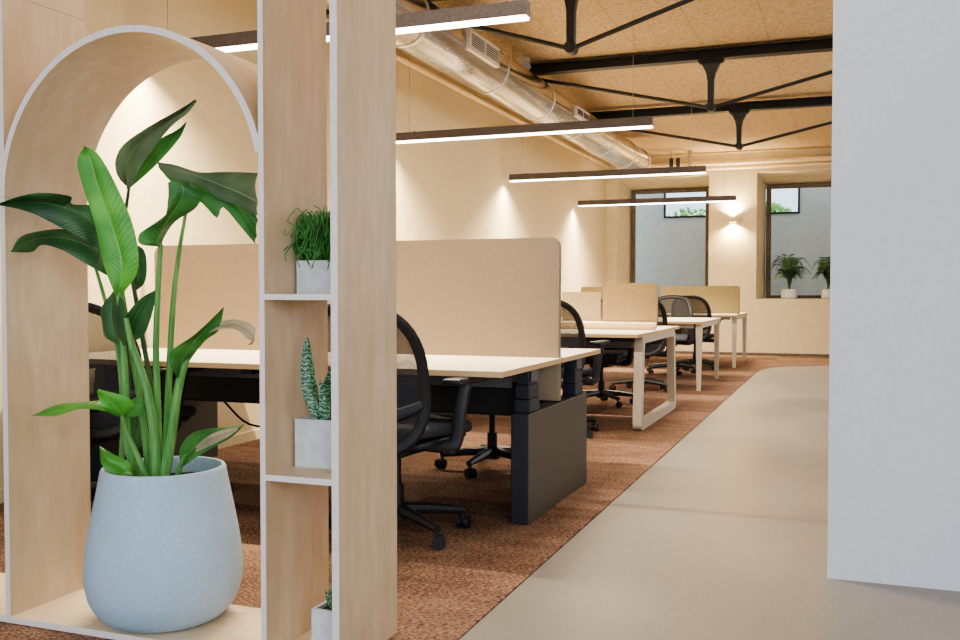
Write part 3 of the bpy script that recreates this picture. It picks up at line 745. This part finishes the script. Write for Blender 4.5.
stem([(156, 478), (155, 440), (147, 390), (132, 345), (126, 318)], (2.42, 2.40), .019, .008)
stem([(163, 478), (170, 440), (176, 400), (183, 370), (192, 345)], (2.44, 2.44), .021, .009)
stem([(150, 480), (152, 400), (143, 340), (131, 270), (125, 225), (129, 188)], (2.55, 2.52), .010, .005, 'stem_dark')
stem([(129, 480), (129, 400), (128, 350), (128, 340)], (2.56, 2.50), .007, .005, 'stem_dark')
stem([(150, 484), (137, 455), (126, 430), (122, 415)], (2.40, 2.36), .010, .005)
stem([(176, 480), (181, 464), (188, 452)], (2.42, 2.40), .009, .006)
stem([(131, 482), (120, 476), (110, 466)], (2.38, 2.36), .008, .006)
L = lambda *a, **k: leaf_obj('leaf', *a, plant, org, **k)
# upright leaf at the top
L([(129, 189), (126, 175), (128, 160), (138, 146), (152, 133), (168, 121), (184, 111), (196, 100)], [(129, 189), (118, 177), (115, 162), (122, 146), (140, 132), (160, 120), (180, 109), (196, 99)], [(129, 189), (136, 177), (143, 163), (153, 149), (163, 136), (174, 124), (188, 113), (197, 101)], (2.52, 2.44), (2.50, 2.42), (2.46, 2.42), 'leaf_grey')
L([(129, 189), (138, 176), (150, 160), (166, 144), (178, 133), (187, 122)], [(129, 189), (134, 172), (146, 153), (160, 139), (175, 131), (187, 122)], [(129, 189), (142, 178), (156, 165), (170, 150), (181, 136), (187, 122)], (2.515, 2.47), (2.50, 2.45), (2.52, 2.47), 'leaf')
# bright upright leaf
L([(118, 296), (122, 262), (112, 225), (98, 185), (91, 160), (85, 146)], [(115, 296), (103, 262), (95, 225), (84, 190), (77, 162), (85, 146)], [(121, 296), (138, 270), (134, 228), (116, 185), (99, 155), (85, 146)], (2.42, 2.38), (2.40, 2.36), (2.44, 2.38), 'leaf_bright')
# left arching leaf, upper
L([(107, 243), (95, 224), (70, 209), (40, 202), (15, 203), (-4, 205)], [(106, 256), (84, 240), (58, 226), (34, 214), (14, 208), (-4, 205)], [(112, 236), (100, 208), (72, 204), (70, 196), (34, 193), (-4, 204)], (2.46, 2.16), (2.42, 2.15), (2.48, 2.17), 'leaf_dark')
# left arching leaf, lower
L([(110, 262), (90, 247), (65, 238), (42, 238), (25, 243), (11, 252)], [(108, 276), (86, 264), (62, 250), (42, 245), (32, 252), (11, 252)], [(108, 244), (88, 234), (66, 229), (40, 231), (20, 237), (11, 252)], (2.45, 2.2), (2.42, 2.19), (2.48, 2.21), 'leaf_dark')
# broad right leaf arching over
L([(176, 186), (190, 184), (206, 190), (216, 192), (228, 198), (244, 214), (257, 236)], [(160, 166), (176, 166), (196, 172), (214, 174), (230, 180), (246, 196), (258, 220)], [(174, 196), (190, 196), (203, 204), (217, 218), (223, 207), (240, 226), (255, 244)], (2.46, 2.44), (2.47, 2.44), (2.45, 2.43), 'leaf')
L([(158, 164), (176, 170), (198, 176), (218, 184), (238, 192), (258, 202)], [(157, 162), (176, 165), (198, 172), (218, 172), (238, 172), (258, 173)], [(162, 172), (178, 180), (200, 186), (218, 198), (238, 206), (258, 216)], (2.43, 2.40), (2.44, 2.42), (2.42, 2.39), 'leaf_grey')
# curled leaf before it
L([(161, 247), (158, 240), (166, 224), (178, 204), (184, 190), (178, 181)], [(161, 247), (140, 244), (141, 232), (163, 220), (168, 198), (168, 182)], [(161, 247), (165, 236), (176, 221), (196, 208), (201, 193), (188, 180)], (2.42, 2.38), (2.38, 2.36), (2.45, 2.42), 'leaf')
# dark folded leaf in the middle
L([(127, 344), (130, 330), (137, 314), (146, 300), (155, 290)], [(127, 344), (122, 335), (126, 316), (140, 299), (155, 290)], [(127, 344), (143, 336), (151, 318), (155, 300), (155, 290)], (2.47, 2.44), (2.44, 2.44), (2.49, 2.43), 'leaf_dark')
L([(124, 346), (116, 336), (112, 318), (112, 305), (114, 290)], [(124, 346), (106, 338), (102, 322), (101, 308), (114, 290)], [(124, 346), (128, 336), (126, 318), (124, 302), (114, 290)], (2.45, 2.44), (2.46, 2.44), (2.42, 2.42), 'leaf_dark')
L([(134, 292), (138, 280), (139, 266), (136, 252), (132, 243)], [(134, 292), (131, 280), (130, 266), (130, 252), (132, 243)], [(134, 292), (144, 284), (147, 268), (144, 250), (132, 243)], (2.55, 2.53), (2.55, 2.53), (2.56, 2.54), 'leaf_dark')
# right middle leaf with a pale dried half
L([(178, 378), (184, 358), (196, 340), (210, 326), (224, 307)], [(178, 378), (169, 362), (172, 350), (194, 335), (224, 307)], [(178, 378), (193, 356), (206, 340), (219, 330), (224, 307)], (2.44, 2.38), (2.40, 2.36), (2.46, 2.38), 'leaf')
L([(208, 329), (222, 325), (238, 325), (250, 333), (259, 345)], [(205, 331), (222, 321), (240, 320), (254, 327), (259, 345)], [(208, 333), (222, 329), (237, 330), (247, 339), (259, 345)], (2.42, 2.30), (2.42, 2.30), (2.40, 2.28), 'leaf_brown')
# low left leaf
L([(120, 413), (104, 405), (80, 405), (56, 411), (31, 416)], [(120, 416), (104, 411), (80, 409), (56, 416), (31, 416)], [(122, 408), (104, 401), (80, 402), (56, 405), (31, 416)], (2.38, 2.22), (2.36, 2.20), (2.40, 2.24), 'leaf_bright')
L([(124, 418), (116, 408), (108, 399), (98, 391)], [(124, 418), (110, 413), (100, 401), (97, 391)], [(124, 418), (134, 405), (124, 396), (98, 389)], (2.38, 2.33), (2.36, 2.31), (2.40, 2.33), 'leaf_bright')
L([(124, 418), (132, 408), (139, 404), (146, 403)], [(124, 418), (126, 406), (136, 397), (146, 403)], [(124, 418), (138, 416), (144, 410), (146, 403)], (2.40, 2.42), (2.40, 2.42), (2.42, 2.43), 'leaf')
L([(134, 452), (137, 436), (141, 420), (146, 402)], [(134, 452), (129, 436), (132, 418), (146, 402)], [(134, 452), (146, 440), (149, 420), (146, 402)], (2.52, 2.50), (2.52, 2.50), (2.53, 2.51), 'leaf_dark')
# small curled leaf at the left of the rim
L([(133, 475), (120, 466), (108, 460), (100, 446)], [(133, 475), (112, 473), (101, 463), (100, 446)], [(133, 475), (130, 463), (115, 455), (100, 446)], (2.38, 2.34), (2.35, 2.32), (2.40, 2.36), 'leaf_bright')
# low right leaf
L([(181, 468), (192, 450), (206, 441), (224, 432), (245, 424)], [(181, 468), (180, 448), (194, 432), (222, 427), (245, 424)], [(181, 468), (200, 455), (216, 446), (232, 437), (245, 424)], (2.42, 2.30), (2.44, 2.32), (2.38, 2.28), 'leaf')
L([(196, 449), (210, 440), (222, 434), (238, 429)], [(196, 446), (208, 436), (222, 430), (238, 427)], [(196, 452), (212, 445), (226, 438), (238, 430)], (2.365, 2.28), (2.365, 2.28), (2.355, 2.27), 'leaf_brown')

# ------------------------------------------------------------ three small pots in the shelf column
def cube_pot(x0, x1, y0, y1, z0, h, name, label):
    cx_, cy_ = (x0+x1)/2, (y0+y1)/2
    t = thing(name, label, 'plant', (cx_, cy_, z0))
    w, dd = (x1-x0)/2, (y1-y0)/2; wl = .01
    bm = nb()
    box(bm, -w, w, -dd, dd, 0, h-.03, 0)
    ring_prism_z(bm, w, dd, wl, h-.03, h)
    obj('pot', bm, 'concrete', t)
    bm = nb(); box(bm, -w+wl, w-wl, -dd+wl, dd-wl, h-.03, h-.012); obj('soil', bm, 'soil', t)
    return t, w, dd, h
def ring_prism_z(bm, w, d, wl, z0, z1):
    box(bm, -w, w, -d, -d+wl, z0, z1); box(bm, -w, w, d-wl, d, z0, z1)
    box(bm, -w, -w+wl, -d+wl, d-wl, z0, z1); box(bm, w-wl, w, -d+wl, d-wl, z0, z1)
t1, w, dd, h = cube_pot(-1.505, -1.375, 2.44, 2.57, 1.044, .098, 'potted_plant', 'bushy fine-stemmed green trailing plant in a small square pot on the upper shelf')
bm = nb(); rr = random.Random(3)
for k in range(420):
    a = rr.uniform(0, 2*PI); rad = rr.uniform(0, .9)
    p0 = Vector((math.cos(a)*rad*.05, math.sin(a)*rad*.05, h-.012))
    out = rr.uniform(.02, .105); up = rr.uniform(.04, .16); dr = rr.uniform(-.05, .05)
    d1 = Vector((math.cos(a), math.sin(a), 0))
    p1 = p0+d1*out*.5+Vector((0, 0, up)); p2 = p0+d1*out+Vector((rr.uniform(-.012, .012), rr.uniform(-.012, .012), up*.75+dr*.4))
    p3 = p2+Vector((rr.uniform(-.018, .018), rr.uniform(-.018, .018), rr.uniform(-.06, .02)))
    for p in (p1, p2, p3): p.x = min(max(p.x, -.072), .13)
    tube(bm, catmull([p0, p1, p2, p3], 7), .0016, 4, cap=False)
obj('foliage', bm, 'rhips', t1)['kind'] = 'stuff'
bm = nb()
tube(bm, catmull([(-.0, 0, h), (-.01, 0, h+.1), (-.02, 0, h+.15), (-.045, 0, h+.165)], 8), .0018, 5)
tube(bm, catmull([(-.018, 0, h+.142), (-.005, 0, h+.165)], 3), .0015, 5); obj('tall_shoot', bm, 'rhips', t1)
t2, w, dd, h = cube_pot(-1.508, -1.37, 2.43, 2.57, .538, .14, 'potted_plant', 'banded upright snake plant in a square concrete pot on the lower shelf')
def blade(px_base, px_tip, base_w, lean, bend, hgt, cx_, cy_, mat, par, tw=0, hz=0):
    bm = nb(); n = 14; rows = []
    for i in range(n+1):
        s = i/n; wdt = base_w*(math.sin(min(1, s*1.6+.32)*PI/2))*(1-s**2.2)**.7+.0006
        cxx = cx_+lean*s+bend*math.sin(s*PI); z = hz+hgt*s; ang = tw*s
        rows.append([bm.verts.new((cxx+math.cos(ang)*wdt*k, cy_+math.sin(ang)*wdt*k-abs(k)*wdt*.45, z)) for k in (-1, -.5, 0, .5, 1)])
    for A, B in zip(rows, rows[1:]):
        for k in range(4): bm.faces.new((A[k], A[k+1], B[k+1], B[k]))
    o = obj('leaf', bm, mat, par, True)
    return o
hz = h-.014
blade(0, 0, .028, -.04, -.012, .255, -.02, -.01, 'snake', t2, .25, hz)
blade(0, 0, .028, .03, .012, .25, .02, .0, 'snake', t2, -.2, hz)
blade(0, 0, .022, .005, -.01, .16, .0, .02, 'snake', t2, .5, hz)
blade(0, 0, .022, -.02, .01, .13, .012, -.03, 'snake', t2, -.4, hz)
blade(0, 0, .020, -.035, .0, .11, -.01, -.03, 'snake', t2, .3, hz)
t3, w, dd, h = cube_pot(-1.425, -1.318, 2.38, 2.49, .0205, .12, 'potted_plant', 'tiny spiky succulent in a small white square pot at the foot of the shelf column')
hz = h-.014
for k in range(16):
    a = 2*PI*k*.382; tier = k/16; rad = .030*(1-tier)+.002
    bm = nb(); hh = .045+.05*tier; lean = .040*(1-tier)
    tube(bm, catmull([(math.cos(a)*.008, math.sin(a)*.008, hz), (math.cos(a)*(rad*.8+.008), math.sin(a)*(rad*.8+.008), hz+hh*.5), (math.cos(a)*(lean+.006), math.sin(a)*(lean+.006), hz+hh)], 6), [.0065, .0075, .007, .006, .0045, .003, .0006], 6)
    obj('leaf', bm, 'snake', t3, True)

# ------------------------------------------------------------ palms on the right window sill
def palm(x, Y, z0, seed, label, potr=.13, hgt=.74):
    rr = random.Random(seed)
    t = thing('potted_palm', label, 'plant', (x, Y, z0), 0)
    bm = nb(); lathe(bm, [(0, 0), (potr*.85, 0), (potr, .02), (potr*1.02, .08), (potr*.95, .15), (potr*.9, .155), (potr*.85, .13), (0, .13)], 28); obj('pot', bm, 'concrete', t, True)
    for k in range(26):
        a = 2*PI*k*.382+rr.uniform(-.2, .2); ln = rr.uniform(.5, 1); out = .30*ln
        up = hgt*rr.uniform(.55, 1)
        p = catmull([(0, 0, .13), (math.cos(a)*out*.25, math.sin(a)*out*.2, .13+up*.55), (math.cos(a)*out*.7, math.sin(a)*out*.5, .06+up*.92), (math.cos(a)*out*1.2, math.sin(a)*out*.8, .02+up*.8)], 14)
        bm = nb(); tube(bm, p, [.005-.0003*i for i in range(15)], 5)
        for i in range(4, 15):
            tdir = (p[min(i+1, 14)]-p[i-1]).normalized(); sd = tdir.cross(Vector((0, 0, 1))).normalized()
            for s in (-1, 1):
                q = p[i]; L_ = .12*math.sin((i-2)/13*PI)+.03
                e = q+sd*s*L_*.8+tdir*L_*.5+Vector((0, 0, -.25*L_)); m_ = (q+e)/2+tdir*.011
                m2 = (q+e)/2-tdir*.011
                bm.faces.new([bm.verts.new(v) for v in (q, m_, e, m2)])
        obj('frond', bm, 'palm', t)
    return t
palm(-.88, 16.72, .9405, 5, 'bushy potted palm in a white bowl on the right window sill, fully in view')
palm(-.27, 16.72, .9405, 9, 'second potted palm on the right window sill, half hidden by the white wall', .11, .7)

# ------------------------------------------------------------ light
w = bpy.data.worlds.new('daylight'); C.world = w; w.use_nodes = True
bg = w.node_tree.nodes['Background']; bg.inputs[0].default_value = (.76, .88, 1, 1); bg.inputs[1].default_value = 1.55
def area(name, loc, target, sx_, sy_, e, col, spread=180):
    ld = bpy.data.lights.new(name, 'AREA'); ld.shape = 'RECTANGLE'; ld.size = sx_; ld.size_y = sy_; ld.energy = e; ld.color = col; ld.spread = math.radians(spread)
    o = bpy.data.objects.new(name, ld); COL.objects.link(o); o.location = loc
    o.rotation_euler = (Vector(target)-Vector(loc)).to_track_quat('-Z', 'Y').to_euler()
    return o
area('window_daylight', (2.4, -1.6, 1.9), (-1.0, 3, .9), 3, 2, 80, (.84, .92, 1))
area('side_cool_fill', (3.2, 10.5, 2.0), (-1, 10.5, 0), 5, 1.6, 110, (.84, .91, 1))  # added lamp standing in for side daylight; right wall has no opening
area('room_warm_fill', (-.3, 9.5, 3.2), (-.3, 9.5, 0), 2.2, 11, 42, (1, .85, .62))  # added warm overhead fill, no ceiling fittings behind it
area('back_warm_fill', (-1.6, 15.4, 3.3), (-1.6, 15.4, 0), 4, .3, 12, (1, .82, .56))  # unseen fill lamp added near the back wall, no fitting modelled
area('front_warm_fill', (-1.6, 3.4, 3.3), (-1.6, 3.4, 0), 3, .5, 30, (1, .86, .66))  # extra warm fill over the front, added without a fixture
C.view_settings.view_transform = 'AgX'
try: C.view_settings.look = 'AgX - Medium High Contrast'
except Exception: pass
C.view_settings.exposure = .58
